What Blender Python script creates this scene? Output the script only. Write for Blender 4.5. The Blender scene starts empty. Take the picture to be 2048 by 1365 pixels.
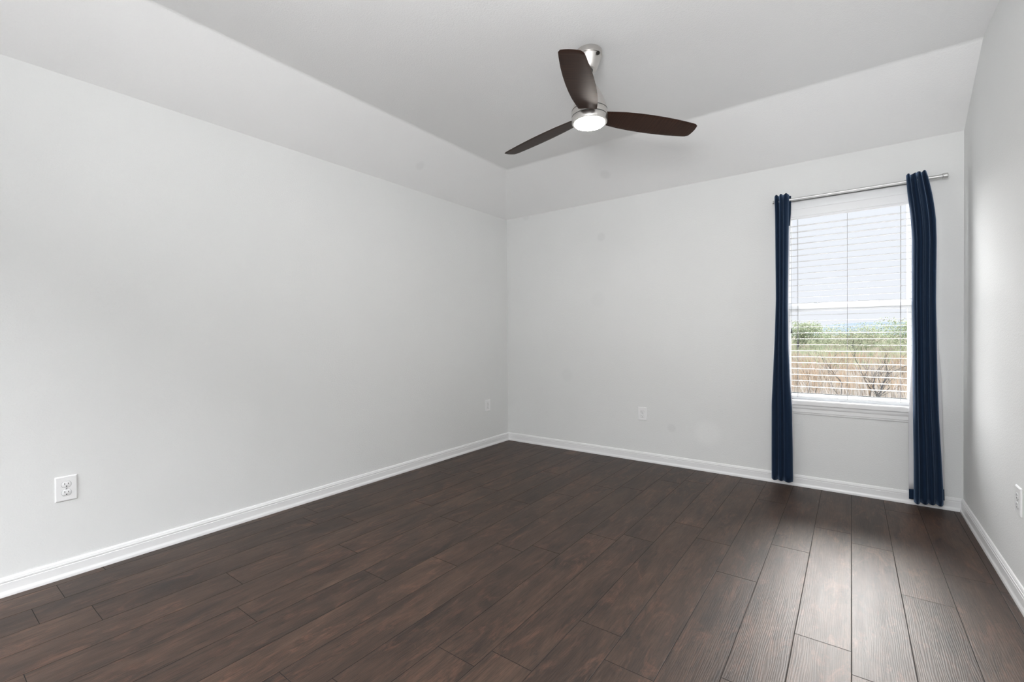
import bpy, bmesh, math, random
from mathutils import Vector, Matrix

random.seed(7)
SC = bpy.context.scene
COL = SC.collection
PI = math.pi

# ------------------------------------------------------------------ camera
F_PX = 919.18
cam_data = bpy.data.cameras.new('camera')
cam_data.sensor_fit = 'HORIZONTAL'
cam_data.sensor_width = 36.0
cam_data.lens = F_PX / 2048.0 * 36.0
cam_data.clip_start = 0.02
cam_data.clip_end = 2000
cam = bpy.data.objects.new('camera', cam_data)
COL.objects.link(cam)
yaw, pitch, roll = 0.6359, -0.0106, -0.0083
fwd = Vector((-math.sin(yaw) * math.cos(pitch), math.cos(yaw) * math.cos(pitch), math.sin(pitch)))
rgt = Vector((math.cos(yaw), math.sin(yaw), 0))
upv = rgt.cross(fwd)
r2 = rgt * math.cos(roll) + upv * math.sin(roll)
u2 = -rgt * math.sin(roll) + upv * math.cos(roll)
M = Matrix.Identity(4)
for i in range(3):
    M[i][0], M[i][1], M[i][2] = r2[i], u2[i], -fwd[i]
M[0][3], M[1][3], M[2][3] = 3.0732, -4.0811, 1.1535
cam.matrix_world = M
SC.camera = cam

# ------------------------------------------------------------------ exposure
vs = SC.view_settings
SC.display_settings.display_device = 'sRGB'
vs.view_transform = 'Standard'
vs.look = 'None'
vs.exposure = 0.14
vs.gamma = 1.0
vs.use_curve_mapping = False
SC.cycles.use_denoising = True
SC.cycles.max_bounces = 12
SC.cycles.diffuse_bounces = 8
SC.cycles.sample_clamp_indirect = 6.0
SC.cycles.caustics_reflective = False

# ------------------------------------------------------------------ sky
world = bpy.data.worlds.new('sky')
SC.world = world
world.use_nodes = True
nt = world.node_tree
nt.nodes.clear()
wo = nt.nodes.new('ShaderNodeOutputWorld')
bg = nt.nodes.new('ShaderNodeBackground')
tc = nt.nodes.new('ShaderNodeTexCoord')
sx = nt.nodes.new('ShaderNodeSeparateXYZ')
cr = nt.nodes.new('ShaderNodeValToRGB')
nt.links.new(tc.outputs['Generated'], sx.inputs[0])
nt.links.new(sx.outputs['Z'], cr.inputs[0])
e = cr.color_ramp.elements
e[0].position = 0.0
e[0].color = (0.80, 0.83, 0.88, 1)
e[1].position = 0.12
e[1].color = (0.79, 0.825, 0.885, 1)
for p, c in ((0.22, (0.80, 0.84, 0.90)), (0.42, (11.6, 11.9, 12.3)), (1.0, (12.4, 12.8, 13.3))):
    n = e.new(p)
    n.color = (*c, 1)
# bright patch added to the sky ahead of the window, shaped for floor glare
GLOW, GEL = 68.0, math.radians(31)
dp = nt.nodes.new('ShaderNodeVectorMath')
dp.operation = 'DOT_PRODUCT'
nt.links.new(tc.outputs['Generated'], dp.inputs[0])
dp.inputs[1].default_value = (0.0, math.cos(GEL), math.sin(GEL))
gr = nt.nodes.new('ShaderNodeMapRange')
gr.interpolation_type = 'SMOOTHSTEP'
gr.inputs['From Min'].default_value = math.cos(math.radians(17))
gr.inputs['From Max'].default_value = math.cos(math.radians(6))
gr.inputs['To Max'].default_value = GLOW
nt.links.new(dp.outputs['Value'], gr.inputs['Value'])
gm = nt.nodes.new('ShaderNodeVectorMath')
gm.operation = 'MULTIPLY_ADD'
nt.links.new(gr.outputs[0], gm.inputs[0])
gm.inputs[1].default_value = (1.0, 0.97, 0.93)
nt.links.new(cr.outputs[0], gm.inputs[2])
# second glow added to the sky at left, to brighten the right wall
dp2 = nt.nodes.new('ShaderNodeVectorMath')
dp2.operation = 'DOT_PRODUCT'
nt.links.new(tc.outputs['Generated'], dp2.inputs[0])
dp2.inputs[1].default_value = Vector((-0.72, 0.62, 0.30)).normalized()
g2 = nt.nodes.new('ShaderNodeMapRange')
g2.interpolation_type = 'SMOOTHSTEP'
g2.inputs['From Min'].default_value = math.cos(math.radians(38))
g2.inputs['From Max'].default_value = math.cos(math.radians(8))
g2.inputs['To Max'].default_value = 15.0
nt.links.new(dp2.outputs['Value'], g2.inputs['Value'])
ga = nt.nodes.new('ShaderNodeVectorMath')
ga.operation = 'ADD'
nt.links.new(gm.outputs[0], ga.inputs[0])
nt.links.new(g2.outputs[0], ga.inputs[1])
nt.links.new(ga.outputs[0], bg.inputs['Color'])
nt.links.new(bg.outputs[0], wo.inputs[0])


def area(name, loc, rot, sx_, sy_, power, color=(1, 1, 1), portal=False):
    l = bpy.data.lights.new(name, 'AREA')
    l.shape = 'RECTANGLE'
    l.size, l.size_y = sx_, sy_
    l.energy = power
    l.color = color
    if portal:
        l.cycles.is_portal = True
    o = bpy.data.objects.new(name, l)
    o.location = loc
    o.rotation_euler = rot
    COL.objects.link(o)
    return o


YR = -5.7          # wall behind the camera
# unseen fill light added behind the camera, aimed up at the ceiling
fl = area('ceiling_fill', (2.95, -4.4, 1.75), (0, 0, 0), 0.8, 0.8, 80, (0.975, 0.985, 1.0))
fl.rotation_euler = Vector((0.12, 0.76, 1.0)).to_track_quat('-Z', 'Y').to_euler()
# sky portal in the window we see
area('sky_portal', (3.04, 0.16, 1.4), (-PI / 2, 0, 0), 0.76, 1.54, 1, portal=True)

# ------------------------------------------------------------------ helpers
def new_mat(name):
    m = bpy.data.materials.new(name)
    m.use_nodes = True
    return m, m.node_tree, m.node_tree.nodes['Principled BSDF']


def srgb(r, g, b):
    f = lambda c: (c / 255) / 12.92 if c / 255 <= 0.04045 else ((c / 255 + 0.055) / 1.055) ** 2.4
    return (f(r), f(g), f(b), 1)


def simple(name, col, rough=0.5, metal=0.0, bump=None, spec=None):
    m, t, b = new_mat(name)
    b.inputs['Base Color'].default_value = col
    b.inputs['Roughness'].default_value = rough
    b.inputs['Metallic'].default_value = metal
    if spec is not None:
        b.inputs['Specular IOR Level'].default_value = spec
    if bump:
        sc, st, dist = bump
        c = t.nodes.new('ShaderNodeTexCoord')
        n = t.nodes.new('ShaderNodeTexNoise')
        n.inputs['Scale'].default_value = sc
        n.inputs['Detail'].default_value = 3
        bp = t.nodes.new('ShaderNodeBump')
        bp.inputs['Strength'].default_value = st
        bp.inputs['Distance'].default_value = dist
        t.links.new(c.outputs['Object'], n.inputs['Vector'])
        t.links.new(n.outputs['Fac'], bp.inputs['Height'])
        t.links.new(bp.outputs[0], b.inputs['Normal'])
    return m


def link(name, me, parent=None, loc=None):
    o = bpy.data.objects.new(name, me)
    COL.objects.link(o)
    if loc:
        o.location = loc
    if parent:
        o.parent = parent
    return o


def mesh(name, verts, faces, mat, parent=None, smooth=False, loc=None, fmat=None, autosmooth=None):
    me = bpy.data.meshes.new(name)
    me.from_pydata([tuple(v) for v in verts], [], faces)
    for mm in (mat if isinstance(mat, (list, tuple)) else [mat]):
        me.materials.append(mm)
    if fmat:
        for p, k in zip(me.polygons, fmat):
            p.material_index = k
    bm = bmesh.new()
    bm.from_mesh(me)
    if fmat is None:
        bmesh.ops.recalc_face_normals(bm, faces=bm.faces)
    if autosmooth is not None:
        for f in bm.faces:
            f.smooth = True
        for ed in bm.edges:
            if len(ed.link_faces) == 2 and ed.calc_face_angle() > autosmooth:
                ed.smooth = False
    bm.to_mesh(me)
    bm.free()
    if smooth and autosmooth is None:
        for p in me.polygons:
            p.use_smooth = True
    return link(name, me, parent, loc)


class MB:
    def __init__(self):
        self.v, self.f = [], []

    def add(self, v, f):
        k = len(self.v)
        self.v += [tuple(p) for p in v]
        self.f += [tuple(i + k for i in q) for q in f]

    def box(self, x0, x1, y0, y1, z0, z1):
        self.add([(x0, y0, z0), (x1, y0, z0), (x1, y1, z0), (x0, y1, z0), (x0, y0, z1), (x1, y0, z1), (x1, y1, z1), (x0, y1, z1)],
                 [(0, 3, 2, 1), (4, 5, 6, 7), (0, 1, 5, 4), (1, 2, 6, 5), (2, 3, 7, 6), (3, 0, 4, 7)])

    def lathe(self, prof, seg=48, center=(0, 0, 0), axis='z'):
        pts, fs, n = [], [], len(prof)
        for i in range(seg):
            a = 2 * PI * i / seg
            for r, z in prof:
                p = (r * math.cos(a), r * math.sin(a), z)
                if axis == 'x':
                    p = (p[2], p[0], p[1])
                elif axis == 'y':
                    p = (p[0], p[2], p[1])
                pts.append((p[0] + center[0], p[1] + center[1], p[2] + center[2]))
        for i in range(seg):
            j = (i + 1) % seg
            for k in range(n - 1):
                fs.append((i * n + k, j * n + k, j * n + k + 1, i * n + k + 1))
        self.add(pts, fs)

    def tube(self, pts, r, seg=8, caps=True):
        pts = [Vector(p) for p in pts]
        rs = r if isinstance(r, (list, tuple)) else [r] * len(pts)
        ring, fs = [], []
        for i, p in enumerate(pts):
            d = (pts[min(i + 1, len(pts) - 1)] - pts[max(i - 1, 0)]).normalized()
            a = d.orthogonal().normalized() if i == 0 else (pa - d * pa.dot(d)).normalized()
            pa = a
            b = d.cross(a)
            for k in range(seg):
                t = 2 * PI * k / seg
                ring.append(p + (a * math.cos(t) + b * math.sin(t)) * rs[i])
        for i in range(len(pts) - 1):
            for k in range(seg):
                l = (k + 1) % seg
                fs.append((i * seg + k, i * seg + l, (i + 1) * seg + l, (i + 1) * seg + k))
        if caps:
            fs.append(tuple(range(seg))[::-1])
            fs.append(tuple((len(pts) - 1) * seg + k for k in range(seg)))
        self.add(ring, fs)

    def prism(self, prof, path_axis, a0, a1, place):
        """closed profile (p,q) swept from a0 to a1; place(p,q,a)->xyz"""
        n = len(prof)
        v = [place(p, q, a0) for p, q in prof] + [place(p, q, a1) for p, q in prof]
        f = [(i, (i + 1) % n, n + (i + 1) % n, n + i) for i in range(n)]
        f += [tuple(range(n))[::-1], tuple(range(n, 2 * n))]
        self.add(v, f)

    def build(self, name, mat, parent=None, loc=None, smooth=False, autosmooth=None, bevel=0, seg=2):
        o = mesh(name, self.v, self.f, mat, parent, smooth, loc, autosmooth=autosmooth)
        if bevel:
            md = o.modifiers.new('bevel', 'BEVEL')
            md.width = bevel
            md.segments = seg
            md.limit_method = 'ANGLE'
            md.angle_limit = math.radians(40)
            for p in o.data.polygons:
                p.use_smooth = True
            md.harden_normals = True
        return o


def thing(name, label, cat, loc=(0, 0, 0), rotz=0, group=None):
    o = bpy.data.objects.new(name, None)
    COL.objects.link(o)
    o.empty_display_size = 0.1
    o.location = loc
    o.rotation_euler = (0, 0, rotz)
    return tag(o, label, cat, group)


def tag(o, label, cat, group=None):
    o['label'] = label
    o['category'] = cat
    if group:
        o['group'] = group
    return o


def struct(o, label=None, cat=None):
    o['kind'] = 'structure'
    if label:
        o['label'] = label
        o['category'] = cat
    return o


def lerp(tab, x):
    tab = sorted(tab)
    if x <= tab[0][0]:
        return tab[0][1]
    for (a, b), (c, d) in zip(tab, tab[1:]):
        if x <= c:
            return b + (d - b) * (x - a) / (c - a)
    return tab[-1][1]


# ------------------------------------------------------------------ materials
def wall_material(name, col, smudges=()):
    m, t, b = new_mat(name)
    N, L = t.nodes, t.links
    b.inputs['Roughness'].default_value = 0.75
    b.inputs['Specular IOR Level'].default_value = 0.25
    c = N.new('ShaderNodeTexCoord')
    # orange-peel texture
    n1 = N.new('ShaderNodeTexNoise')
    n1.inputs['Scale'].default_value = 130
    n1.inputs['Detail'].default_value = 2.5
    n1.inputs['Roughness'].default_value = 0.55
    bp = N.new('ShaderNodeBump')
    bp.inputs['Strength'].default_value = 0.24
    bp.inputs['Distance'].default_value = 0.006
    L.new(c.outputs['Object'], n1.inputs['Vector'])
    L.new(n1.outputs['Fac'], bp.inputs['Height'])
    L.new(bp.outputs[0], b.inputs['Normal'])
    # faint uneven rolling of the paint
    n2 = N.new('ShaderNodeTexNoise')
    n2.inputs['Scale'].default_value = 1.6
    n2.inputs['Detail'].default_value = 2
    L.new(c.outputs['Object'], n2.inputs['Vector'])
    rp = N.new('ShaderNodeValToRGB')
    rp.color_ramp.elements[0].position = 0.3
    rp.color_ramp.elements[1].position = 0.7
    rp.color_ramp.elements[0].color = [k * 0.975 for k in col[:3]] + [1]
    rp.color_ramp.elements[1].color = col
    L.new(n2.outputs['Fac'], rp.inputs[0])
    cur = rp.outputs[0]
    for (px, py, pz, r, k) in smudges:      # touched-up paint spots
        d = N.new('ShaderNodeVectorMath')
        d.operation = 'DISTANCE'
        L.new(c.outputs['Object'], d.inputs[0])
        d.inputs[1].default_value = (px, py, pz)
        mr = N.new('ShaderNodeMapRange')
        mr.inputs['From Min'].default_value = r * 0.55
        mr.inputs['From Max'].default_value = r
        mr.inputs['To Min'].default_value = 1 - k
        mr.inputs['To Max'].default_value = 1
        L.new(d.outputs['Value'], mr.inputs['Value'])
        mx = N.new('ShaderNodeMix')
        mx.data_type = 'RGBA'
        mx.blend_type = 'MULTIPLY'
        mx.inputs[0].default_value = 1
        L.new(cur, mx.inputs[6])
        L.new(mr.outputs[0], mx.inputs[7])
        cur = mx.outputs[2]
    L.new(cur, b.inputs['Base Color'])
    return m


WALLC = (0.745, 0.75, 0.742, 1)
mat_wall = wall_material('wall_paint', WALLC, [
    (1.137, 0, 2.10, 0.05, 0.06), (0.262, 0, 2.435, 0.05, 0.05), (1.80, 0, 0.33, 0.045, 0.06), (2.10, 0, 0.32, 0.13, -0.05),
    (1.10, 0, 1.5, 0.09, 0.025), (0.75, 0, 0.75, 0.08, 0.03)])
mat_ceil = wall_material('ceiling_paint', (0.83, 0.83, 0.825, 1), [(1.30, -0.25, 2.6, 0.06, 0.06), (0.18, -1.43, 2.58, 0.05, 0.05)])
mat_trim = simple('trim_paint', (0.80, 0.80, 0.80, 1), 0.32)
mat_vinyl = simple('white_vinyl', (0.84, 0.85, 0.86, 1), 0.35)
mat_plate = simple('white_plastic', (0.82, 0.82, 0.82, 1), 0.3)
mat_slot = simple('dark_slot', (0.012, 0.012, 0.012, 1), 0.6)
mat_seam = simple('seam_grey', (0.30, 0.30, 0.30, 1), 0.6)
mat_steel = simple('steel_screw', (0.5, 0.5, 0.5, 1), 0.35, 1.0)
mat_gasket = simple('dark_gasket', (0.05, 0.055, 0.05, 1), 0.6)
mat_cord = simple('cord_grey', (0.24, 0.24, 0.245, 1), 0.8)
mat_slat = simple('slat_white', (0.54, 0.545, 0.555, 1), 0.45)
mat_tassel = simple('tassel', (0.10, 0.11, 0.10, 1), 0.5)


def nickel():
    m, t, b = new_mat('brushed_nickel')
    b.inputs['Metallic'].default_value = 1
    b.inputs['Base Color'].default_value = (0.66, 0.635, 0.61, 1)
    b.inputs['Roughness'].default_value = 0.32
    c = t.nodes.new('ShaderNodeTexCoord')
    mp = t.nodes.new('ShaderNodeMapping')
    mp.inputs['Scale'].default_value = (6, 6, 500)
    n = t.nodes.new('ShaderNodeTexNoise')
    n.inputs['Scale'].default_value = 1.0
    bp = t.nodes.new('ShaderNodeBump')
    bp.inputs['Strength'].default_value = 0.05
    bp.inputs['Distance'].default_value = 0.002
    t.links.new(c.outputs['Object'], mp.inputs[0])
    t.links.new(mp.outputs[0], n.inputs['Vector'])
    t.links.new(n.outputs['Fac'], bp.inputs['Height'])
    t.links.new(bp.outputs[0], b.inputs['Normal'])
    return m


mat_nickel = nickel()
mat_rod = simple('satin_nickel', (0.60, 0.60, 0.59, 1), 0.42, 1.0)


def blade_mat():
    m, t, b = new_mat('dark_walnut')
    N, L = t.nodes, t.links
    c = N.new('ShaderNodeTexCoord')
    mp = N.new('ShaderNodeMapping')
    mp.inputs['Scale'].default_value = (160, 5, 5)
    n = N.new('ShaderNodeTexNoise')
    n.inputs['Scale'].default_value = 1.0
    n.inputs['Detail'].default_value = 4
    L.new(c.outputs['Object'], mp.inputs[0])
    L.new(mp.outputs[0], n.inputs['Vector'])
    rp = N.new('ShaderNodeValToRGB')
    rp.color_ramp.elements[0].position = 0.3
    rp.color_ramp.elements[1].position = 0.75
    rp.color_ramp.elements[0].color = srgb(40, 26, 21)
    rp.color_ramp.elements[1].color = srgb(64, 44, 35)
    L.new(n.outputs['Fac'], rp.inputs[0])
    L.new(rp.outputs[0], b.inputs['Base Color'])
    b.inputs['Roughness'].default_value = 0.42
    b.inputs['Specular IOR Level'].default_value = 0.13
    b.inputs['Specular Tint'].default_value = (1.0, 0.80, 0.66, 1)
    return m


mat_blade = blade_mat()

mat_lens = bpy.data.materials.new('lit_diffuser')
mat_lens.use_nodes = True
_b = mat_lens.node_tree.nodes['Principled BSDF']
_b.inputs['Base Color'].default_value = (0.9, 0.9, 0.88, 1)
_b.inputs['Emission Color'].default_value = (1.0, 0.95, 0.885, 1)
_b.inputs['Emission Strength'].default_value = 100.0


def fabric(name, col, transl, rough=0.85, wscale=900):
    m, t, b = new_mat(name)
    N, L = t.nodes, t.links
    b.inputs['Base Color'].default_value = col
    b.inputs['Roughness'].default_value = rough
    b.inputs['Specular IOR Level'].default_value = 0.15
    b.inputs['Sheen Weight'].default_value = 0.45 if transl == 0 else 0.0
    b.inputs['Sheen Roughness'].default_value = 0.35
    b.inputs['Sheen Tint'].default_value = (0.35, 0.52, 0.80, 1)
    c = N.new('ShaderNodeTexCoord')
    n = N.new('ShaderNodeTexNoise')
    n.inputs['Scale'].default_value = wscale
    bp = N.new('ShaderNodeBump')
    bp.inputs['Strength'].default_value = 0.1
    bp.inputs['Distance'].default_value = 0.001
    L.new(c.outputs['Object'], n.inputs['Vector'])
    L.new(n.outputs['Fac'], bp.inputs['Height'])
    L.new(bp.outputs[0], b.inputs['Normal'])
    if transl:
        tr = N.new('ShaderNodeBsdfTranslucent')
        tr.inputs['Color'].default_value = col
        ms = N.new('ShaderNodeMixShader')
        ms.inputs[0].default_value = transl
        out = [x for x in N if x.type == 'OUTPUT_MATERIAL'][0]
        L.new(b.outputs[0], ms.inputs[1])
        L.new(tr.outputs[0], ms.inputs[2])
        L.new(ms.outputs[0], out.inputs[0])
    return m


mat_navy = fabric('navy_cloth', (0.0065, 0.017, 0.039, 1), 0.0)
mat_lining = fabric('white_lining', (0.78, 0.78, 0.80, 1), 0.25)


def floor_mat():
    m, t, b = new_mat('dark_plank_laminate')
    N, L = t.nodes, t.links
    c = N.new('ShaderNodeTexCoord')
    at = N.new('ShaderNodeAttribute')
    at.attribute_name = 'plank'
    off = N.new('ShaderNodeVectorMath')
    off.operation = 'MULTIPLY_ADD'
    L.new(at.outputs['Vector'], off.inputs[0])
    off.inputs[1].default_value = (37.0, 91.0, 17.0)
    L.new(c.outputs['Object'], off.inputs[2])

    def noise(scale, detail=4, rough=0.6, dist=0.0):
        mp = N.new('ShaderNodeMapping')
        mp.inputs['Scale'].default_value = scale
        L.new(off.outputs[0], mp.inputs[0])
        n = N.new('ShaderNodeTexNoise')
        n.inputs['Scale'].default_value = 1
        n.inputs['Detail'].default_value = detail
        n.inputs['Roughness'].default_value = rough
        n.inputs['Distortion'].default_value = dist
        L.new(mp.outputs[0], n.inputs['Vector'])
        return n.outputs['Fac']

    def ramp(fac, stops):
        r = N.new('ShaderNodeValToRGB')
        els = r.color_ramp.elements
        els[0].position, els[0].color = stops[0]
        els[1].position, els[1].color = stops[-1]
        for p, col in stops[1:-1]:
            x = els.new(p)
            x.color = col
        L.new(fac, r.inputs[0])
        return r.outputs[0]

    def mix(fac, a, bb, mode='MIX'):
        x = N.new('ShaderNodeMix')
        x.data_type = 'RGBA'
        x.blend_type = mode
        for s, v in ((0, fac), (6, a), (7, bb)):
            if isinstance(v, (int, float)):
                x.inputs[s].default_value = v
            elif isinstance(v, tuple):
                x.inputs[s].default_value = v
            else:
                L.new(v, x.inputs[s])
        return x.outputs[2]

    W1, B1 = (1, 1, 1, 1), (0, 0, 0, 1)
    base = ramp(noise((8, 2.2, 1), 6, 0.68, 0.6), [(0.28, srgb(41, 32, 28)), (0.48, srgb(62, 48, 40)), (0.72, srgb(82, 64, 53))])
    # reddish worn patches
    red = ramp(noise((13, 4.0, 1), 7, 0.78, 0.9), [(0.52, B1), (0.68, W1)])
    col = mix(red, base, srgb(96, 70, 57))
    # dark streaks and knots
    drk = ramp(noise((17, 3.2, 1), 7, 0.75, 1.6), [(0.56, B1), (0.72, W1)])
    col = mix(drk, col, srgb(26, 22, 21))
    # fine pores
    fine = ramp(noise((210, 9, 1), 3, 0.6), [(0.30, (0.62, 0.62, 0.63, 1)), (0.64, (1.10, 1.09, 1.08, 1))])
    col = mix(1.0, col, fine, 'MULTIPLY')
    # plank to plank tone
    sp = N.new('ShaderNodeSeparateXYZ')
    L.new(at.outputs['Vector'], sp.inputs[0])
    tone = ramp(sp.outputs['Z'], [(0.0, (0.84, 0.84, 0.85, 1)), (1.0, (1.14, 1.12, 1.10, 1))])
    col = mix(1.0, col, tone, 'MULTIPLY')
    L.new(col, b.inputs['Base Color'])
    rr = N.new('ShaderNodeMapRange')
    L.new(noise((30, 3, 1), 3), rr.inputs['Value'])
    rr.inputs['To Min'].default_value = 0.44
    rr.inputs['To Max'].default_value = 0.54
    L.new(rr.outputs[0], b.inputs['Roughness'])
    b.inputs['Specular IOR Level'].default_value = 0.37
    # embossed grain: wavy ridges along the plank
    wv = N.new('ShaderNodeTexWave')
    wv.wave_type = 'BANDS'
    wv.bands_direction = 'X'
    mp = N.new('ShaderNodeMapping')
    mp.inputs['Scale'].default_value = (1, 0.08, 1)
    L.new(off.outputs[0], mp.inputs[0])
    L.new(mp.outputs[0], wv.inputs['Vector'])
    wv.inputs['Scale'].default_value = 48
    wv.inputs['Distortion'].default_value = 13
    wv.inputs['Detail'].default_value = 2.5
    wv.inputs['Detail Scale'].default_value = 0.7
    b1 = N.new('ShaderNodeBump')
    b1.inputs['Strength'].default_value = 0.10
    b1.inputs['Distance'].default_value = 0.0018
    L.new(wv.outputs['Fac'], b1.inputs['Height'])
    b2 = N.new('ShaderNodeBump')
    b2.inputs['Strength'].default_value = 0.15
    b2.inputs['Distance'].default_value = 0.001
    L.new(noise((160, 14, 1), 3, 0.6), b2.inputs['Height'])
    L.new(b1.outputs[0], b2.inputs['Normal'])
    L.new(b2.outputs[0], b.inputs['Normal'])
    return m


mat_floor = floor_mat()
mat_gap = simple('plank_gap', (0.006, 0.005, 0.004, 1), 0.9)

# ------------------------------------------------------------------ room shell
W, S, H = 3.652, 2.44, 2.76
D1, D2 = 0.40, 0.525

# floor: planks run towards the window wall, 177 mm wide and 1.21 m long
PW, X0 = 0.1768, 0.068
JOINTS = {-1: -3.454, 0: -2.419, 1: -2.523, 2: -2.364, 3: -1.901, 4: -2.61, 5: -1.998, 6: -1.49, 7: -2.403, 8: -2.086, 9: -1.995,
          10: -1.672, 11: -1.574, 12: -2.436, 13: -1.375, 14: -1.704, 15: -1.226, 16: -2.028, 17: -0.954, 18: -1.446, 19: -1.10, 20: -1.165}
PL = 1.2115
fv, ff, fm, fa = [], [], [], []


def quad(pts, mi, a):
    k = len(fv)
    fv.extend(pts)
    ff.append((k, k + 1, k + 2, k + 3))
    fm.append(mi)
    fa.append(a)


for row in range(-1, 21):
    xa = 0.0 if row == -1 else X0 + PW * row
    xb = W if row == 20 else X0 + PW * (row + 1)
    j = JOINTS[row]
    while j - PL > YR:
        j -= PL
    cuts = [YR]
    while j < 0:
        cuts.append(j)
        j += PL
    cuts.append(0.0)
    for ya, yb in zip(cuts, cuts[1:]):
        a = (random.random(), random.random(), random.random())
        g, bv, dz = 0.0012, 0.0007, 0.0004
        x0, x1, y0, y1 = xa + g, xb - g, ya + g, yb - g
        X0i, X1i, Y0i, Y1i = x0 + bv, x1 - bv, y0 + bv, y1 - bv
        quad([(X0i, Y0i, 0), (X1i, Y0i, 0), (X1i, Y1i, 0), (X0i, Y1i, 0)], 0, a)
        quad([(x0, y0, -dz), (x1, y0, -dz), (X1i, Y0i, 0), (X0i, Y0i, 0)], 0, a)
        quad([(x1, y0, -dz), (x1, y1, -dz), (X1i, Y1i, 0), (X1i, Y0i, 0)], 0, a)
        quad([(x1, y1, -dz), (x0, y1, -dz), (X0i, Y1i, 0), (X1i, Y1i, 0)], 0, a)
        quad([(x0, y1, -dz), (x0, y0, -dz), (X0i, Y0i, 0), (X0i, Y1i, 0)], 0, a)
z1 = (0.5, 0.5, 0.5)
gz = -0.0005
quad([(-0.1, YR - 0.1, gz), (W + 0.1, YR - 0.1, gz), (W + 0.1, 0.17, gz), (-0.1, 0.17, gz)], 1, z1)
quad([(-0.1, 0.17, -0.12), (W + 0.1, 0.17, -0.12), (W + 0.1, YR - 0.1, -0.12), (-0.1, YR - 0.1, -0.12)], 1, z1)
for (ax, ay), (bx, by) in (((-0.1, YR - 0.1), (W + 0.1, YR - 0.1)), ((W + 0.1, YR - 0.1), (W + 0.1, 0.17)), ((W + 0.1, 0.17), (-0.1, 0.17)), ((-0.1, 0.17), (-0.1, YR - 0.1))):
    quad([(ax, ay, -0.12), (bx, by, -0.12), (bx, by, gz), (ax, ay, gz)], 1, z1)
floor = mesh('floor', fv, ff, [mat_floor, mat_gap], fmat=fm)
att = floor.data.attributes.new('plank', 'FLOAT_VECTOR', 'FACE')
att.data.foreach_set('vector', [c for a in fa for c in a])
struct(floor)

# walls
mb = MB()
mb.box(-0.12, 0, YR - 0.1, 0.17, -0.12, S + 0.02)
struct(mb.build('wall_left', mat_wall))
mb = MB()
mb.box(W, W + 0.12, YR - 0.1, 0.17, -0.12, H + 0.1)
struct(mb.build('wall_right', mat_wall))
WX0, WX1, WZ0, WZ1 = 2.655, 3.425, 0.615, 2.165
mb = MB()


def wall_with_hole(mb, x0, x1, y0, y1, z0, z1, a0, a1, c0, c1):
    xs, zs = [x0, a0, a1, x1], [z0, c0, c1, z1]
    for i in range(3):
        for k in range(3):
            if i == 1 and k == 1:
                continue
            for y, flip in ((y0, 0), (y1, 1)):
                q = [(xs[i], y, zs[k]), (xs[i + 1], y, zs[k]), (xs[i + 1], y, zs[k + 1]), (xs[i], y, zs[k + 1])]
                mb.add(q[::-1] if flip else q, [(0, 1, 2, 3)])
    for pts in ([(a0, c0), (a1, c0)], [(a1, c0), (a1, c1)], [(a1, c1), (a0, c1)], [(a0, c1), (a0, c0)],
                [(x1, z0), (x0, z0)], [(x1, z1), (x1, z0)], [(x0, z1), (x1, z1)], [(x0, z0), (x0, z1)]):
        (p, q), (r, s) = pts
        mb.add([(p, y0, q), (r, y0, s), (r, y1, s), (p, y1, q)], [(0, 1, 2, 3)])


wall_with_hole(mb, -0.12, W + 0.12, 0, 0.17, -0.12, S + 0.02, WX0, WX1, WZ0, WZ1)
o = mb.build('wall_back', mat_wall)
bm = bmesh.new()
bm.from_mesh(o.data)
bmesh.ops.remove_doubles(bm, verts=bm.verts, dist=1e-5)
bmesh.ops.recalc_face_normals(bm, faces=bm.faces)
bm.to_mesh(o.data)
bm.free()
struct(o)
mb = MB()
wall_with_hole(mb, -0.12, W + 0.12, YR - 0.1, YR, -0.12, H + 0.1, 0.4, 3.1, 0.4, 2.3)  # unseen opening added in this wall to let sky light in
o = mb.build('wall_rear', mat_wall)
bm = bmesh.new()
bm.from_mesh(o.data)
bmesh.ops.remove_doubles(bm, verts=bm.verts, dist=1e-5)
bmesh.ops.recalc_face_normals(bm, faces=bm.faces)
bm.to_mesh(o.data)
bm.free()
struct(o)

# ceiling: flat field with sloping sides along the left and window walls
v = [(0, 0, S), (W, 0, S), (W, -D2, H), (D1, -D2, H), (D1, YR, H), (0, YR, S), (W, YR, H)]
f = [(0, 3, 2, 1), (0, 5, 4, 3), (3, 4, 6, 2)]
me = bpy.data.meshes.new('ceiling')
me.from_pydata(v, [], f)
me.materials.append(mat_ceil)
ceil = link('ceiling', me)
bm = bmesh.new()
bm.from_mesh(me)
bmesh.ops.recalc_face_normals(bm, faces=bm.faces)
for fc in bm.faces:
    if fc.normal.z > 0:
        fc.normal_flip()
inner = [ed for ed in bm.edges if len(ed.link_faces) == 2]
bmesh.ops.bevel(bm, geom=inner, offset=0.012, segments=3, affect='EDGES', profile=0.5)
top = bmesh.ops.extrude_face_region(bm, geom=bm.faces[:])
for g in top['geom']:
    if isinstance(g, bmesh.types.BMVert):
        g.co.z += 0.1
bmesh.ops.recalc_face_normals(bm, faces=bm.faces)
for fc in bm.faces:
    fc.smooth = False
bm.to_mesh(me)
bm.free()
struct(ceil)

# baseboards
BP = [(0, 0), (0.018, 0), (0.018, 0.010), (0.0165, 0.016), (0.013, 0.022), (0.0125, 0.026), (0.0125, 0.058), (0.0108, 0.060), (0.0108, 0.0635), (0.0118, 0.065),
      (0.0112, 0.071), (0.0092, 0.0725), (0.0092, 0.075), (0.0075, 0.080), (0.005, 0.0835), (0, 0.0845)]


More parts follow.
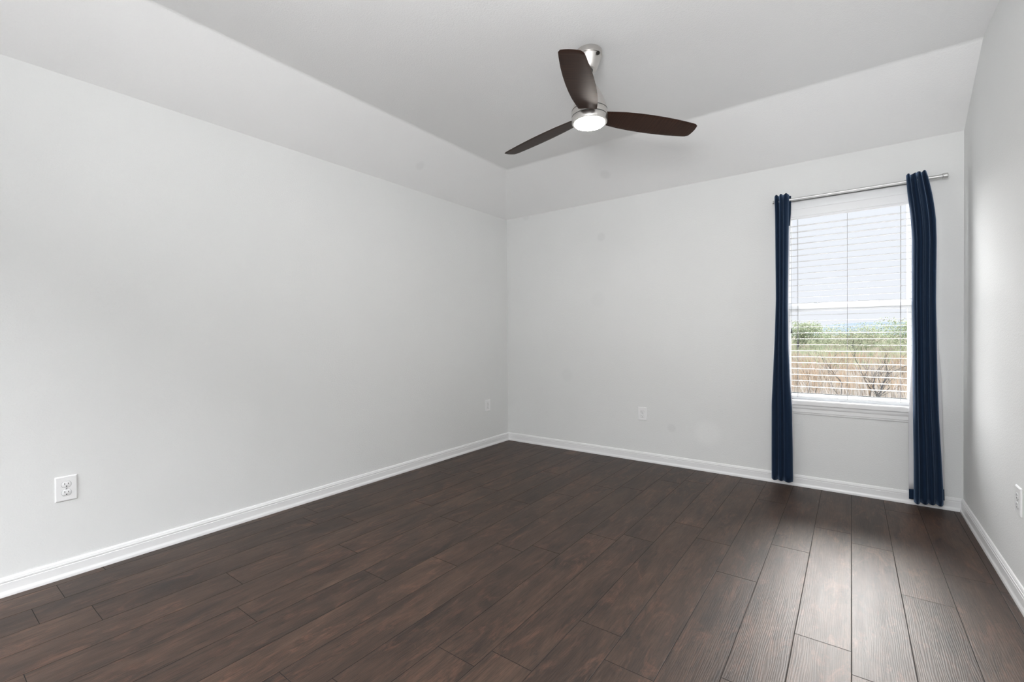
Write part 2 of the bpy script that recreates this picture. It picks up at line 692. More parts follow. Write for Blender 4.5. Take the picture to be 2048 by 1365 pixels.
def mitred(name, place0, a0, a1, c0, c1):
    """baseboard: profile (depth,z) from a0 to a1, c0/c1 = mitre per depth at the two ends"""
    n = len(BP)
    v = [place0(p, q, a0 + c0 * p) for p, q in BP] + [place0(p, q, a1 + c1 * p) for p, q in BP]
    f = [(i, (i + 1) % n, n + (i + 1) % n, n + i) for i in range(n)] + [tuple(range(n))[::-1], tuple(range(n, 2 * n))]
    return struct(mesh(name, v, f, mat_trim, autosmooth=0.6))


mitred('baseboard_left', lambda d, z, a: (d, a, z), YR, 0, 0, -1)
mitred('baseboard_back', lambda d, z, a: (a, -d, z), 0, W, 1, -1)
mitred('baseboard_right', lambda d, z, a: (W - d, a, z), YR, 0, 0, -1)

# ------------------------------------------------------------------ window
win = bpy.data.objects.new('window_1', None)
COL.objects.link(win)
win.location = (3.05, 0.0, WZ0)
struct(win)
C = (-3.05, 0, -WZ0)


def wpart(mb, name, mat, bevel=0.0015):
    o = mb.build(name, mat, win, bevel=bevel)
    for vv in o.data.vertices:
        vv.co += Vector(C)
    return o


def frame_bars(mb, x0, x1, y0, y1, z0, z1, w, wb=None, wt=None):
    wb, wt = wb or w, wt or w
    mb.box(x0, x0 + w, y0, y1, z0, z1)
    mb.box(x1 - w, x1, y0, y1, z0, z1)
    mb.box(x0 + w, x1 - w, y0, y1, z0, z0 + wb)
    mb.box(x0 + w, x1 - w, y0, y1, z1 - wt, z1)


mb = MB()
frame_bars(mb, WX0, WX1, 0.090, 0.165, 0.64, WZ1, 0.016, 0.04, 0.03)
wpart(mb, 'window_frame', mat_vinyl)
mb = MB()
frame_bars(mb, 2.672, 3.408, 0.128, 0.152, 1.345, 2.135, 0.023, 0.042, 0.03)
wpart(mb, 'upper_sash', mat_vinyl)
mb = MB()
frame_bars(mb, 2.672, 3.408, 0.098, 0.126, 0.680, 1.372, 0.022, 0.014, 0.044)
mb.box(2.694, 3.386, 0.094, 0.098, 1.322, 1.334)
wpart(mb, 'lower_sash', mat_vinyl)
mb = MB()
mb.box(2.694, 3.386, 0.100, 0.104, 0.694, 0.699)
mb.box(2.694, 3.386, 0.104, 0.110, 1.323, 1.327)
wpart(mb, 'glazing_gasket', mat_gasket, 0)
for nx in (2.86, 3.24):
    mb = MB()
    mb.box(nx - 0.02, nx + 0.02, 0.086, 0.100, 1.372, 1.380)
    mb.tube([(nx - 0.015, 0.084, 1.382), (nx + 0.018, 0.086, 1.384)], 0.004, 8)
    wpart(mb, 'sash_lock', mat_vinyl)

m, t, b = new_mat('window_glass')
b.inputs['Base Color'].default_value = (1, 1, 1, 1)
b.inputs['Roughness'].default_value = 0
b.inputs['IOR'].default_value = 1.45
b.inputs['Transmission Weight'].default_value = 1
g_ = t.nodes.new('ShaderNodeBsdfTransparent')
gl = t.nodes.new('ShaderNodeBsdfGlossy')
gl.inputs['Roughness'].default_value = 0.0
fr = t.nodes.new('ShaderNodeFresnel')
fr.inputs['IOR'].default_value = 1.03
mx = t.nodes.new('ShaderNodeMixShader')
out = [x for x in t.nodes if x.type == 'OUTPUT_MATERIAL'][0]
t.links.new(fr.outputs[0], mx.inputs[0])
t.links.new(g_.outputs[0], mx.inputs[1])
t.links.new(gl.outputs[0], mx.inputs[2])
t.links.new(mx.outputs[0], out.inputs[0])
mat_glass = m
mb = MB()
mb.box(2.694, 3.386, 0.138, 0.142, 1.385, 2.106)
wpart(mb, 'upper_pane', mat_glass, 0)
mb = MB()
mb.box(2.693, 3.387, 0.110, 0.114, 0.692, 1.330)
wpart(mb, 'lower_pane', mat_glass, 0)

# sill board (stool) and moulded apron
mb = MB()
ST = [(-0.030, 0.622), (-0.027, 0.617), (-0.020, 0.615), (0.09, 0.615), (0.09, 0.655), (-0.018, 0.655), (-0.026, 0.651), (-0.030, 0.644)]
mb.prism(ST, 'x', 2.60, 3.48, lambda p, q, a: (a, p, q))
wpart(mb, 'window_sill', mat_trim, 0)
mb = MB()
AP = [(0, 0.5475), (-0.005, 0.5475), (-0.008, 0.553), (-0.008, 0.560), (-0.0125, 0.5635), (-0.0125, 0.588), (-0.016, 0.592), (-0.019, 0.602), (-0.019, 0.615), (0, 0.615)]
mb.prism(AP, 'x', 2.63, 3.45, lambda p, q, a: (a, p, q))
wpart(mb, 'window_apron', mat_trim, 0)

# ------------------------------------------------------------------ blind
blind = thing('window_blind', 'open white horizontal slat blind hanging inside the window', 'blind', (3.05, 0.05, 2.02))
BC = Vector((-3.05, -0.05, -2.02))


def bpart(mb, name, mat, parent=blind, bevel=0.001, smooth=False):
    o = mb.build(name, mat, parent, bevel=bevel, smooth=smooth)
    for vv in o.data.vertices:
        vv.co += BC
    return o


BX0, BX1 = 2.662, 3.418
mb = MB()
mb.box(BX0, BX1, 0.029, 0.080, 2.085, 2.160)
bpart(mb, 'headrail', mat_vinyl)
mb = MB()
VP = [(0.014, 2.022), (0.010, 2.026), (0.010, 2.036), (0.016, 2.041), (0.016, 2.094), (0.013, 2.098), (0.026, 2.098), (0.026, 2.022)]
mb.prism(VP, 'x', BX0, BX1, lambda p, q, a: (a, p, q))
bpart(mb, 'valance', mat_vinyl, bevel=0)
mb = MB()
nsl = 28
SZ = [1.976 - 0.0454 * k for k in range(nsl)]
for z in SZ:
    n = 4
    up, lo = [], []
    for i in range(n + 1):
        s = i / n * 2 - 1
        yy = 0.053 + s * 0.0205
        cz = z + 0.0010 * (1 - s * s) - s * 0.0003
        up.append((yy, cz + 0.0007))
        lo.append((yy, cz - 0.0007))
    prof = lo + up[::-1]
    mb.prism(prof, 'x', BX0 + 0.004, BX1 - 0.004, lambda p, q, a: (a, p, q))
bpart(mb, 'slat_stack', mat_slat, bevel=0)
mb = MB()
mb.box(BX0 + 0.004, BX1 - 0.004, 0.030, 0.078, 0.667, 0.682)
bpart(mb, 'bottom_rail', mat_vinyl)
for xc in (2.744, 3.050, 3.346):
    mb = MB()
    for yy in (0.0275, 0.0785):
        mb.tube([(xc, yy, 2.10), (xc, yy, 0.675)], 0.0011, 6)
    for z in SZ:
        mb.tube([(xc, 0.0275, z - 0.001), (xc, 0.0785, z - 0.001)], 0.0006, 4)
    bpart(mb, 'ladder_cord', mat_cord, bevel=0)
mb = MB()
mb.tube([(2.7035, 0.020, 2.05), (2.705, 0.020, 1.6), (2.706, 0.019, 1.19)], 0.0012, 6)
lc = bpart(mb, 'lift_cord', mat_cord, bevel=0)
mb = MB()
mb.lathe([(0.0005, 1.196), (0.0035, 1.194), (0.0042, 1.18), (0.0058, 1.166), (0.0060, 1.160), (0.0005, 1.158)], 16, (2.706, 0.019, 0))
bpart(mb, 'tassel', mat_tassel, lc, bevel=0, smooth=True)

# ------------------------------------------------------------------ curtain rod
RY, RZ = -0.09, 2.150
rod = thing('curtain_rod', 'thin brushed silver telescoping curtain rod above the window', 'curtain rod', (3.05, 0, RZ))
RC = Vector((-3.05, 0, -RZ))


def rpart(mb, name, mat, autosmooth=0.5):
    o = mb.build(name, mat, rod, autosmooth=autosmooth)
    for vv in o.data.vertices:
        vv.co += RC
    return o


mb = MB()
mb.lathe([(0.0, 2.603), (0.0085, 2.603), (0.0085, 3.40), (0.0, 3.40)], 24, (0, RY, RZ), 'x')
rpart(mb, 'inner_tube', mat_rod)
mb = MB()
mb.lathe([(0.0086, 3.357), (0.0112, 3.357), (0.0112, 3.545), (0.0086, 3.545)], 24, (0, RY, RZ), 'x')
rpart(mb, 'outer_tube', mat_rod)
for xa, xb, r in ((2.594, 2.604, 0.0125), (3.541, 3.566, 0.0165)):
    mb = MB()
    mb.lathe([(0.0, xa), (r * 0.9, xa), (r, xa + 0.002), (r, xb - 0.003), (r * 0.85, xb), (0.0, xb)], 28, (0, RY, RZ), 'x')
    rpart(mb, 'finial', mat_rod)
for xc in (2.640, 3.445):
    mb = MB()
    mb.box(xc - 0.011, xc + 0.011, -0.004, 0.0, RZ - 0.035, RZ + 0.020)
    mb.box(xc - 0.007, xc + 0.007, RY - 0.004, -0.003, RZ - 0.022, RZ - 0.015)
    prof = [(0.0122, -2.6), (0.0142, -2.6)]
    arc = [(RY + 0.0150 * math.cos(a), RZ + 0.0150 * math.sin(a)) for a in [PI * (1.0 + k / 10) for k in range(11)]]
    arc2 = [(RY + 0.0125 * math.cos(a), RZ + 0.0125 * math.sin(a)) for a in [PI * (2.0 - k / 10) for k in range(11)]]
    mb.prism(arc + arc2, 'x', xc - 0.006, xc + 0.006, lambda p, q, a: (a, p, q))
    rpart(mb, 'bracket', mat_rod)

# ------------------------------------------------------------------ curtains
def sheet(xl, xr, ztop, zbot, yfun, nu=72, nz=60, thick=0.0016, zb=None):
    """closed cloth sheet; xl/xr tables z->x, yfun(u,z) depth, zb(u) bottom edge"""
    v, f = [], []
    for side in (0, 1):
        for i in range(nz + 1):
            for k in range(nu + 1):
                u = k / nu
                zz = (zb(u) if zb else zbot)
                zt = ztop(u) if callable(ztop) else ztop
                z = zt + (zz - zt) * (i / nz) ** 1.0
                a, b_ = lerp(xl, z), lerp(xr, z)
                x = a + (b_ - a) * u
                v.append((x, yfun(u, z) + side * thick, z))
    n1 = (nu + 1) * (nz + 1)
    ix = lambda s, i, k: s * n1 + i * (nu + 1) + k
    for i in range(nz):
        for k in range(nu):
            f.append((ix(0, i, k), ix(0, i + 1, k), ix(0, i + 1, k + 1), ix(0, i, k + 1)))
            f.append((ix(1, i, k), ix(1, i, k + 1), ix(1, i + 1, k + 1), ix(1, i + 1, k)))
    for i in range(nz):
        f.append((ix(0, i, 0), ix(1, i, 0), ix(1, i + 1, 0), ix(0, i + 1, 0)))
        f.append((ix(0, i, nu), ix(0, i + 1, nu), ix(1, i + 1, nu), ix(1, i, nu)))
    for k in range(nu):
        f.append((ix(0, 0, k), ix(0, 0, k + 1), ix(1, 0, k + 1), ix(1, 0, k)))
        f.append((ix(0, nz, k), ix(1, nz, k), ix(1, nz, k + 1), ix(0, nz, k + 1)))
    return v, f


def folds(valleys, amp, base, edge=0.8):
    """lobes between valley positions bulging into the room"""
    def fn(u, z):
        for a, b_ in zip(valleys, valleys[1:]):
            if u <= b_ + 1e-9:
                s = (u - a) / (b_ - a)
                h = math.sin(PI * min(max(s, 0), 1))
                h = h ** edge
                A = amp * (1.0 + 0.25 * math.sin(7 * b_ + 1.3 * z))
                return base - A * h + 0.004 * math.sin(9 * u + 2.1 * z)
        return base
    return fn


def sm(tab):
    return tab


def place(v, off):
    return [(a[0] - off[0], a[1] - off[1], a[2] - off[2]) for a in v]


# left curtain
LCL = [(2.20, 2.607), (2.055, 2.611), (1.412, 2.615), (1.071, 2.604), (0.881, 2.596), (0.633, 2.585), (0.269, 2.584), (0.0, 2.584)]
LCR = [(2.20, 2.703), (2.04, 2.701), (1.408, 2.693), (1.072, 2.696), (0.81, 2.705), (0.606, 2.718), (0.289, 2.723), (0.0, 2.724)]
lc_o = (2.655, RY, 0.05)
cl = thing('curtain', 'narrow navy curtain gathered at the left side of the window', 'curtain', lc_o, 0, 'navy curtains at the window')
vs_, fs_ = sheet(LCL, LCR, lambda u: 2.190 - 0.004 * math.cos(u * 19), 0.05, folds([0, 0.31, 0.58, 1.0], 0.036, RY - 0.010, 0.65), nu=84, nz=50,
                 zb=lambda u: 0.052 - 0.004 * abs(math.sin(PI * (u * 3.1))) + 0.006 * (1 - u))
p_ = mesh('panel', place(vs_, lc_o), fs_, mat_navy, cl, smooth=True)
vs_, fs_ = sheet([(z, x + 0.004) for z, x in LCL], [(z, x + (0.006 if z > 1.9 else 0.001)) for z, x in LCR], 2.185, 0.06, folds([0, 0.5, 1.0], 0.012, RY + 0.030), nu=30, nz=30)
mesh('lining', place(vs_, lc_o), fs_, mat_lining, cl, smooth=True)
vs_, fs_ = sheet([(z, x + 0.003) for z, x in LCL], [(2.20, 2.712), (2.055, 2.710), (1.97, 2.704), (1.90, 2.698)], 2.187, 1.95, folds([0, 0.5, 1.0], 0.010, RY + 0.027), nu=30, nz=10)
mesh('rod_pocket', place(vs_, lc_o), fs_, mat_navy, cl, smooth=True)

# right curtain
RCL = [(2.20, 3.362), (2.079, 3.369), (1.979, 3.379), (1.896, 3.386), (1.764, 3.3935), (1.371, 3.393), (1.042, 3.396), (0.812, 3.397), (0.614, 3.399), (0.285, 3.403), (0.0, 3.403)]
RCR = [(2.20, 3.462), (2.145, 3.475), (2.039, 3.493), (1.957, 3.503), (1.876, 3.510), (1.748, 3.513), (1.364, 3.510), (1.043, 3.514), (0.819, 3.518), (0.626, 3.524), (0.307, 3.539), (0.164, 3.545), (0.0, 3.548)]
rc_o = (3.45, RY, 0.04)
crt = thing('curtain', 'wide navy curtain with white lining at the right side of the window', 'curtain', rc_o, 0, 'navy curtains at the window')
vs_, fs_ = sheet(RCL, RCR, lambda u: 2.186 + 0.006 * u + 0.004 * math.sin(u * 16), 0.05, folds([0, 0.22, 0.50, 0.74, 1.0], 0.038, RY - 0.010, 0.65), nu=96, nz=60,
                 zb=lambda u: 0.046 - 0.006 * abs(math.sin(PI * u * 4)) + 0.012 * u)
mesh('panel', place(vs_, rc_o), fs_, mat_navy, crt, smooth=True)
NL = [(2.20, 3.370), (1.9, 3.392), (1.05, 3.400), (0.908, 3.393), (0.607, 3.380), (0.272, 3.381), (0.0, 3.383)]
NR = [(2.20, 3.462), (1.9, 3.503), (1.40, 3.511), (1.042, 3.528), (0.913, 3.538), (0.623, 3.547), (0.3, 3.550), (0.142, 3.555), (0.0, 3.560)]
vs_, fs_ = sheet(NL, NR, 2.185, 0.13, folds([0, 0.3, 0.65, 1.0], 0.010, RY + 0.036), nu=40, nz=40, zb=lambda u: 0.112 + 0.03 * u)
mesh('lining', place(vs_, rc_o), fs_, mat_lining, crt, smooth=True)
vs_, fs_ = sheet(NL, NR, lambda u: 0.112 + 0.03 * u, 0.05, folds([0, 0.3, 0.65, 1.0], 0.010, RY + 0.034), nu=40, nz=6, thick=0.004, zb=lambda u: 0.046 + 0.024 * u)
mesh('hem', place(vs_, rc_o), fs_, mat_navy, crt, smooth=True)

# ------------------------------------------------------------------ ceiling fan
FX, FY = 1.879, -1.706
fan = thing('ceiling_fan', 'three-blade dark wood ceiling fan with nickel body and lit lamp', 'ceiling fan', (FX, FY, H))
z0 = -H
mb = MB()
mb.lathe([(0.0, H), (0.0725, H), (0.0735, H - 0.002), (0.0735, H - 0.029), (0.0725, H - 0.0305), (0.0675, H - 0.031), (0.0675, H - 0.033), (0.0700, H - 0.0335), (0.0700, H - 0.035), (0.066, H - 0.044), (0.053, H - 0.080), (0.044, H - 0.100),
          (0.040, H - 0.104), (0.022, H - 0.104), (0.020, H - 0.098), (0.0, H - 0.09)], 56, (0, 0, z0))
can = mb.build('canopy', mat_nickel, fan, autosmooth=0.5)
for a in (-20, 160):
    mb = MB()
    ar = math.radians(a)
    c0 = Vector((0.0725 * math.cos(ar), 0.0725 * math.sin(ar), -0.042))
    dr = Vector((math.cos(ar), math.sin(ar), -0.25)).normalized()
    mb.tube([c0 - dr * 0.006, c0 + dr * 0.003, c0 + dr * 0.0035], [0.010, 0.010, 0.006], 16)
    mb.tube([c0, c0 + dr * 0.012], 0.0022, 8)
    mb.build('canopy_screw', simple('dark_screw', (0.05, 0.045, 0.04, 1), 0.4, 0.8), can, autosmooth=0.6)
mb = MB()
mb.lathe([(0.0, -0.086)] + [(0.021 * math.sin(t_), -0.106 + 0.021 * math.cos(t_)) for t_ in [PI * k / 12 for k in range(1, 12)]] + [(0.0, -0.127)], 28)
mb.build('hanger_ball', mat_gasket, fan, smooth=True)
mb = MB()
mb.tube([(0, 0, -0.100), (0, 0, -0.172)], 0.0115, 20)
mb.build('downrod', mat_nickel, fan, autosmooth=0.6)
R = 0.100
ZB, ZT, ZS = 2.393, 2.427, 2.356     # seam, upper seam, lamp end
mb = MB()
dome = [(0.0115, 2.600), (0.018, 2.597), (0.028, 2.584), (0.040, 2.567), (0.056, 2.541), (0.072, 2.510), (0.084, 2.480), (0.092, 2.454), (0.0966, 2.438), (0.0988, ZT + 0.004), (0.0985, ZT + 0.0018), (0.093, ZT + 0.001), (0.093, ZT)]
mb.lathe(dome, 64, (0, 0, z0))
mb.build('motor_housing', mat_nickel, fan, autosmooth=0.6)
mb = MB()
mb.lathe([(0.093, ZT - 0.001), (0.0985, ZT - 0.0018), (R, ZT - 0.004), (R, ZB + 0.0035), (0.0985, ZB + 0.0015), (0.093, ZB + 0.001)], 64, (0, 0, z0))
mb.build('blade_ring', mat_nickel, fan, autosmooth=0.6)
mb = MB()
mb.lathe([(0.093, ZB - 0.0005), (0.0985, ZB - 0.0018), (R, ZB - 0.004), (R, ZS + 0.007), (0.0990, ZS + 0.004), (0.0965, ZS + 0.0005), (0.0950, ZS), (0.0865, ZS), (0.0860, ZS + 0.001), (0.0855, ZS + 0.008)], 64, (0, 0, z0))
mb.build('light_housing', mat_nickel, fan, autosmooth=0.6)
mb = MB()
mb.lathe([(0.0853, ZS + 0.008), (0.0850, ZS - 0.002)] + [(0.0850 * math.cos(k * PI / 20), ZS - 0.002 - 0.012 * math.sin(k * PI / 20)) for k in range(1, 10)] + [(0.0, ZS - 0.014)], 56, (0, 0, z0))
mb.build('lamp_lens', mat_lens, fan, smooth=True)

for zz in (ZB, ZT):
    mb = MB()
    mb.lathe([(0.094, zz - 0.0013), (0.0995, zz - 0.0013), (0.0995, zz + 0.0013), (0.094, zz + 0.0013)], 64, (0, 0, z0))
    mb.build('seam_ring', mat_gasket, fan, autosmooth=0.6)

# blade in local axes: x outwards, y across; pitched 12 degrees and drooping a little
def wid(s, side):
    tab = [(0.085, 0.050), (0.13, 0.058), (0.2, 0.068), (0.28, 0.0735), (0.36, 0.0755), (0.44, 0.0745), (0.52, 0.0705), (0.60, 0.0630), (0.645, 0.0575), (0.66, 0.054)]
    return lerp(tab, s)


bv_, bf_ = [], []
NS, NT = 40, 12
th = 0.0030
for sgn in (1, -1):
    for i in range(NS + 1):
        q = i / NS
        for k in range(NT + 1):
            t_ = k / NT * 2 - 1
            s_end = 0.670 - 0.010 * t_ * t_ - (0.014 * max(0, abs(t_) - 0.86) / 0.14)
            s_beg = 0.088 + 0.008 * t_
            s = s_beg + (s_end - s_beg) * q
            w = wid(s, t_)
            y = t_ * w
            edge = min(1, (1 - abs(t_)) * 9 + 0.25) * min(1, (1 - q) * 30 + 0.25)
            z = 2.401 - 0.0333 * s - 0.212 * y + sgn * th * edge
            bv_.append((s, y, z + z0))
n1 = (NS + 1) * (NT + 1)
for i in range(NS):
    for k in range(NT):
        a, b_, c_, d_ = i * (NT + 1) + k, i * (NT + 1) + k + 1, (i + 1) * (NT + 1) + k + 1, (i + 1) * (NT + 1) + k
        bf_.append((a, d_, c_, b_))
        bf_.append((n1 + a, n1 + b_, n1 + c_, n1 + d_))
for i in range(NS):
    for k in (0, NT):
        a, d_ = i * (NT + 1) + k, (i + 1) * (NT + 1) + k
        bf_.append((a, d_, n1 + d_, n1 + a))
for k in range(NT):
    for i in (0, NS):
        a, b_ = i * (NT + 1) + k, i * (NT + 1) + k + 1
        bf_.append((a, b_, n1 + b_, n1 + a))
bl0 = mesh('blade', bv_, bf_, mat_blade, fan, autosmooth=0.9)
for i in range(3):
    o = bl0 if i == 0 else bl0.copy()
    if i:
        COL.objects.link(o)
        o.parent = fan
    o.rotation_euler = (0, 0, math.radians(-70.15 + 120 * i))

# ------------------------------------------------------------------ outlets
def outlet(label):
    """local axes: x across, z up, -y out of the wall; plate 80 x 120 mm"""
    o = thing('wall_outlet', label, 'electrical outlet', (0, 0, 0), 0, 'white duplex outlets on the walls')
    mb = MB()
    w, h, d = 0.040, 0.060, 0.0065
    prof = [(1.0, 0.0), (1.0, 0.0025), (0.97, 0.0048), (0.90, d)]
    rings = []
    for k, y in prof:
        ww, hh = w - (1 - k) * 0.045, h - (1 - k) * 0.045
        rings.append([(-ww, -y, -hh), (ww, -y, -hh), (ww, -y, hh), (-ww, -y, hh)])
    v = [p for r in rings for p in r]
    f = [(i * 4 + k, i * 4 + (k + 1) % 4, i * 4 + 4 + (k + 1) % 4, i * 4 + 4 + k) for i in range(3) for k in range(4)] + [(12, 13, 14, 15), (3, 2, 1, 0)]
    mb.add(v, f)
    mb.build('cover_plate', mat_plate, o)
    for s in (1, -1):
        cz = s * 0.0198
        mb = MB()
        pts = []
        for k in range(36):
            a = 2 * PI * k / 36
            x, z = 0.0172 * math.cos(a), 0.0172 * math.sin(a)
            pts.append((x, max(-0.0142, min(0.0142, z))))
        n = len(pts)
        ring0 = [(x * 1.03, -d + 0.0005, cz + z * 1.03) for x, z in pts]
        ring1 = [(x * 1.0, -d - 0.0012, cz + z) for x, z in pts]
        ring2 = [(x * 0.93, -d - 0.0018, cz + z * 0.93) for x, z in pts]
        mb.add(ring0 + ring1 + ring2, [(i, (i + 1) % n, n + (i + 1) % n, n + i) for i in range(n)] + [(n + i, n + (i + 1) % n, 2 * n + (i + 1) % n, 2 * n + i) for i in range(n)] + [tuple(range(2 * n, 3 * n))])
        rc = mb.build('receptacle', mat_plate, o, autosmooth=0.6)
        mb = MB()
        rg = [(x * 1.07, -d - 0.0003, cz + z * 1.07) for x, z in pts]
        mb.add(rg, [tuple(range(n))])
        mb.build('shadow_gap', mat_seam, rc)
        for x0, hh in ((-0.0064, 0.0045), (0.0064, 0.0036)):
            mb = MB()
            mb.box(x0 - 0.0011, x0 + 0.0011, -d - 0.0022, -d - 0.0010, cz + 0.0040 - hh, cz + 0.0040 + hh)
            mb.build('slot', mat_slot, rc)
        mb = MB()
        mb.lathe([(0.0, -d - 0.0022), (0.0026, -d - 0.0022), (0.0026, -d - 0.001)], 14, (0, 0, cz - 0.0078), 'y')
        mb.build('ground_hole', mat_slot, rc)
    mb = MB()
    mb.lathe([(0.0, -d - 0.0014), (0.0020, -d - 0.0013), (0.0030, -d - 0.0006), (0.0031, -d + 0.0003)], 16, (0, 0, 0), 'y')
    mb.build('plate_screw', mat_steel, o, autosmooth=0.6)
    return o


def copy_tree(o, parent=None):
    c = o.copy()
    COL.objects.link(c)
    c.parent = parent
    for ch in list(o.children):
        copy_tree(ch, c)
    return c


ol0 = outlet('white outlet low on the long left wall nearest the viewer')
ol_spots = [((0, -3.580, 0.431), PI / 2, 'white outlet low on the long left wall nearest the viewer'),
            ((0, -0.360, 0.427), PI / 2, 'white outlet on the left wall close to the far corner'),
            ((1.537, 0, 0.434), 0, 'white outlet low on the back wall between corner and window'),
            ((W, -1.221, 0.431), -PI / 2, 'white outlet on the right wall cut by the photo edge')]
outs = [ol0] + [copy_tree(ol0) for _ in range(3)]
for o, (l, rz, lab) in zip(outs, ol_spots):
    o.location = l
    o.rotation_euler = (0, 0, rz)
    o['label'] = lab

# ------------------------------------------------------------------ outdoors
GZ = -1.2
m, t, b = new_mat('dry_ground')
n = t.nodes.new('ShaderNodeTexNoise')
n.inputs['Scale'].default_value = 1.2
n.inputs['Detail'].default_value = 6
rp = t.nodes.new('ShaderNodeValToRGB')
rp.color_ramp.elements[0].color = (0.038, 0.034, 0.028, 1)
rp.color_ramp.elements[1].color = (0.066, 0.060, 0.050, 1)
c = t.nodes.new('ShaderNodeTexCoord')
t.links.new(c.outputs['Object'], n.inputs['Vector'])
t.links.new(n.outputs['Fac'], rp.inputs[0])
t.links.new(rp.outputs[0], b.inputs['Base Color'])
b.inputs['Roughness'].default_value = 1.0
b.inputs['Specular IOR Level'].default_value = 0.0
v, f = [], []
NXG, NYG = 20, 30
for i in range(NYG + 1):
    y = 0.4 + (i / NYG) ** 2 * 420
    for k in range(NXG + 1):
        x = 3.05 + (k / NXG - 0.5) * (30 + y * 1.6)
        v.append((x, y, GZ - 0.0 + 0.3 * math.sin(x * 0.05) * min(1, y / 60) + (0.0 if y < 120 else (y - 120) * 0.003)))
for i in range(NYG):
    for k in range(NXG):
        a = i * (NXG + 1) + k
        f.append((a, a + 1, a + NXG + 2, a + NXG + 1))
struct(mesh('ground', v, f, m))

# far hazy ridge
m2 = simple('hazy_ridge', (0.050, 0.060, 0.068, 1), 1.0, spec=0.0)
v, f = [], []
for k in range(61):
    x = -300 + k * 10
    hgt = 7.5 + 2.0 * math.sin(x * 0.021) + 1.2 * math.sin(x * 0.067 + 1)
    v += [(x, 400, -2), (x, 420, hgt), (x, 470, -2)]
for k in range(60):
    a = k * 3
    f += [(a, a + 3, a + 4, a + 1), (a + 1, a + 4, a + 5, a + 2)]
struct(mesh('hills', v, f, m2, smooth=True))


def leafmat(name, col):
    mm, tt, bb = new_mat(name)
    bb.inputs['Base Color'].default_value = col
    bb.inputs['Roughness'].default_value = 1.0
    bb.inputs['Specular IOR Level'].default_value = 0.0
    tr = tt.nodes.new('ShaderNodeBsdfTranslucent')
    tr.inputs['Color'].default_value = col
    ms = tt.nodes.new('ShaderNodeMixShader')
    ms.inputs[0].default_value = 0.2
    out = [x for x in tt.nodes if x.type == 'OUTPUT_MATERIAL'][0]
    tt.links.new(bb.outputs[0], ms.inputs[1])
    tt.links.new(tr.outputs[0], ms.inputs[2])
    tt.links.new(ms.outputs[0], out.inputs[0])
    return mm


BR = [leafmat('straw', (0.150, 0.132, 0.110, 1)), leafmat('rust', (0.150, 0.115, 0.085, 1)), leafmat('olive', (0.140, 0.145, 0.100, 1)),
      leafmat('pale_twig', (0.165, 0.152, 0.140, 1)), leafmat('spring_green', (0.115, 0.135, 0.088, 1))]
mat_bark = simple('dark_bark', (0.012, 0.011, 0.011, 1), 0.9)

rng = random.Random(3)
v, f, fmt = [], [], []
for i in range(2000):
    dist = 9 + (rng.random() ** 1.15) * 90
    half = 3 + dist * 0.22
    x = 3.05 + rng.uniform(-half, half)
    if dist < 16:
        pal = [0, 3, 3, 3, 0]
    elif dist < 30:
        pal = [0, 1, 3, 1, 0]
    elif dist < 44:
        pal = [0, 1, 2, 1, 0, 2]
    else:
        pal = [2, 2, 4, 0, 2]
    mi = rng.choice(pal)
    hgt = rng.uniform(0.35, 0.8) * (0.75 + dist / 90)
    for j in range(26):
        a = rng.uniform(0, 2 * PI)
        lean = rng.uniform(0.05, 0.5)
        bx, by = x + rng.gauss(0, 0.16) * (1 + dist / 50), dist + rng.gauss(0, 0.16)
        hh = hgt * rng.uniform(0.55, 1.15)
        tx, ty = bx + math.cos(a) * lean * hh, by + math.sin(a) * lean * hh
        wv = (0.003 + dist * 0.0005) * rng.uniform(0.6, 1.4)
        k = len(v)
        v += [(bx - wv, by, GZ - 0.1), (bx + wv, by, GZ - 0.1), ((bx + tx) / 2 + wv * 0.8, (by + ty) / 2, GZ + hh * 0.62), (tx, ty, GZ + hh), ((bx + tx) / 2 - wv * 0.8, (by + ty) / 2, GZ + hh * 0.58)]
        f.append((k, k + 1, k + 2, k + 3, k + 4))
        fmt.append(mi if rng.random() < 0.8 else rng.choice(pal))
brush = mesh('brush', v, f, BR, fmat=fmt)
tag(brush, 'dry tan and rust scrub covering the field outside the window', 'brush')
brush['kind'] = 'stuff'


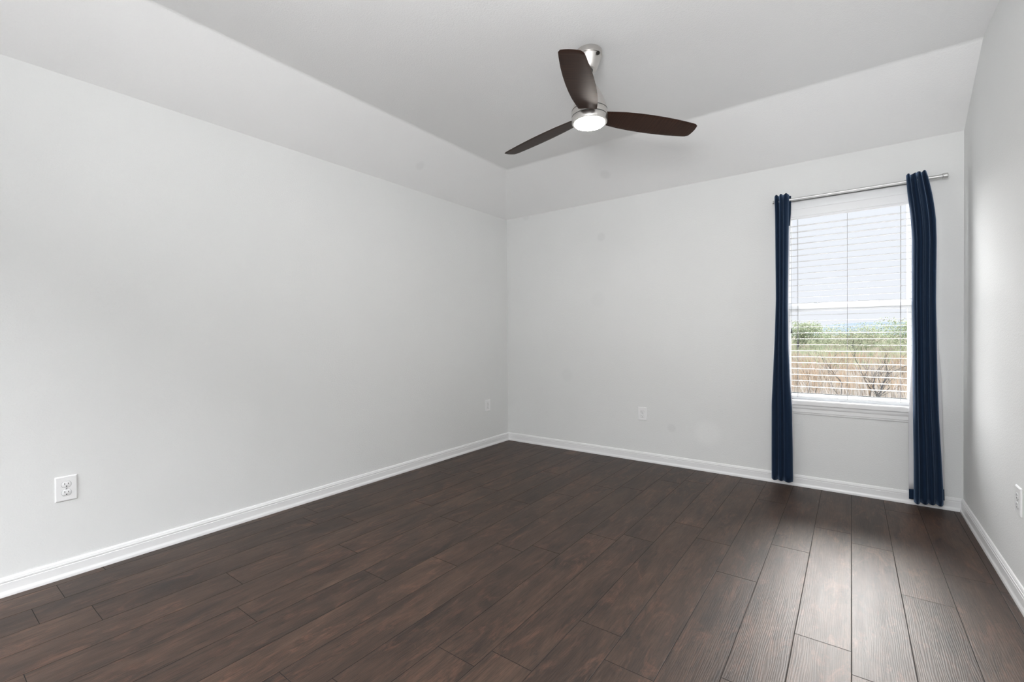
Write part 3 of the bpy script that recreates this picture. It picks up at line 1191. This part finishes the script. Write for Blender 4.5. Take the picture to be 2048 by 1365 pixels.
def sapling(x, y, hgt, seed, label, rad=0.022):
    r = random.Random(seed)
    o = thing('bare_sapling', label, 'tree', (x, y, GZ), 0, 'bare saplings outside the window')
    mb = MB()
    tips = []

    def branch(p, d, l, rr, dep):
        pts, rs = [p.copy()], [rr]
        for s in range(4):
            d = (d + Vector((r.gauss(0, .16), r.gauss(0, .16), r.gauss(0.05, .08)))).normalized()
            p = p + d * l / 4
            pts.append(p.copy())
            rs.append(rr * (1 - 0.13 * (s + 1)))
        (tk if dep == 0 else bn).tube(pts, rs, 6)
        if dep < 4:
            for q in range(3 if dep < 3 else 2):
                a = r.uniform(0, 2 * PI)
                nd = (d * 0.75 + Vector((math.cos(a), math.sin(a) * 0.6, r.uniform(0.1, 0.5))) * 0.75).normalized()
                st = pts[r.choice([2, 3, 4])]
                branch(st.copy(), nd, l * r.uniform(0.5, 0.8), rr * 0.55, dep + 1)

    tk, bn = MB(), MB()
    branch(Vector((0, 0, -0.02)), Vector((0, 0, 1)), hgt * 0.5, rad, 0)
    t_o = tk.build('trunk', mat_bark, o)
    bn.build('branches', mat_bark, o)
    return o


sapling(3.70, 8.0, 1.9, 11, 'bare dark sapling outside nearest the right curtain')
sapling(3.36, 10.6, 1.9, 4, 'bare sapling outside just right of the blind centre cord', 0.018)
sapling(2.80, 12.6, 1.8, 21, 'bare sapling outside just left of the blind centre cord', 0.014)
sapling(2.15, 10.0, 1.5, 9, 'smallest bare sapling outside near the left curtain', 0.010)


def green_tree(x, y, hgt, wd, seed, label, mi=(4, 2)):
    r = random.Random(seed)
    o = thing('green_tree', label, 'tree', (x, y, GZ), 0, 'green trees on the far field edge')
    mb = MB()
    mb.tube([(0, 0, -0.1), (0.05, 0, hgt * 0.35), (0, 0.03, hgt * 0.75)], [0.16, 0.11, 0.04], 8)
    mb.build('trunk', mat_bark, o)
    v, f, fm_ = [], [], []
    clumps = [(r.gauss(0, wd * 0.36), r.gauss(0, wd * 0.3), hgt * r.uniform(0.40, 0.86), wd * r.uniform(0.18, 0.34)) for _ in range(16)]
    for cx_, cy_, cz_, cr_ in clumps:
        for j in range(330):
            d = Vector((r.gauss(0, 1), r.gauss(0, 1), r.gauss(0, 0.75))).normalized() * cr_ * r.uniform(0.6, 1.05)
            p = Vector((cx_, cy_, cz_)) + d
            nx = Vector((r.gauss(0, 1), r.gauss(0, 1), r.gauss(0, 1))).normalized()
            a = nx.orthogonal().normalized()
            b_ = nx.cross(a)
            s = 0.085 * r.uniform(0.6, 1.4)
            k = len(v)
            v += [p - a * s, p + b_ * s * 0.55, p + a * s, p - b_ * s * 0.55]
            f.append((k, k + 1, k + 2, k + 3))
            fm_.append(0 if r.random() < 0.7 else 1)
    mesh('foliage', v, f, [BR[mi[0]], BR[mi[1]]], o, fmat=fm_)
    return o


green_tree(-1.9, 58, 3.7, 3.4, 1, 'green tree on the horizon beside the left curtain')
green_tree(3.2, 64, 3.1, 4.6, 2, 'low pale green tree on the horizon at the window middle', (2, 4))
green_tree(8.6, 56, 3.8, 4.0, 3, 'green tree on the horizon beside the right curtain')
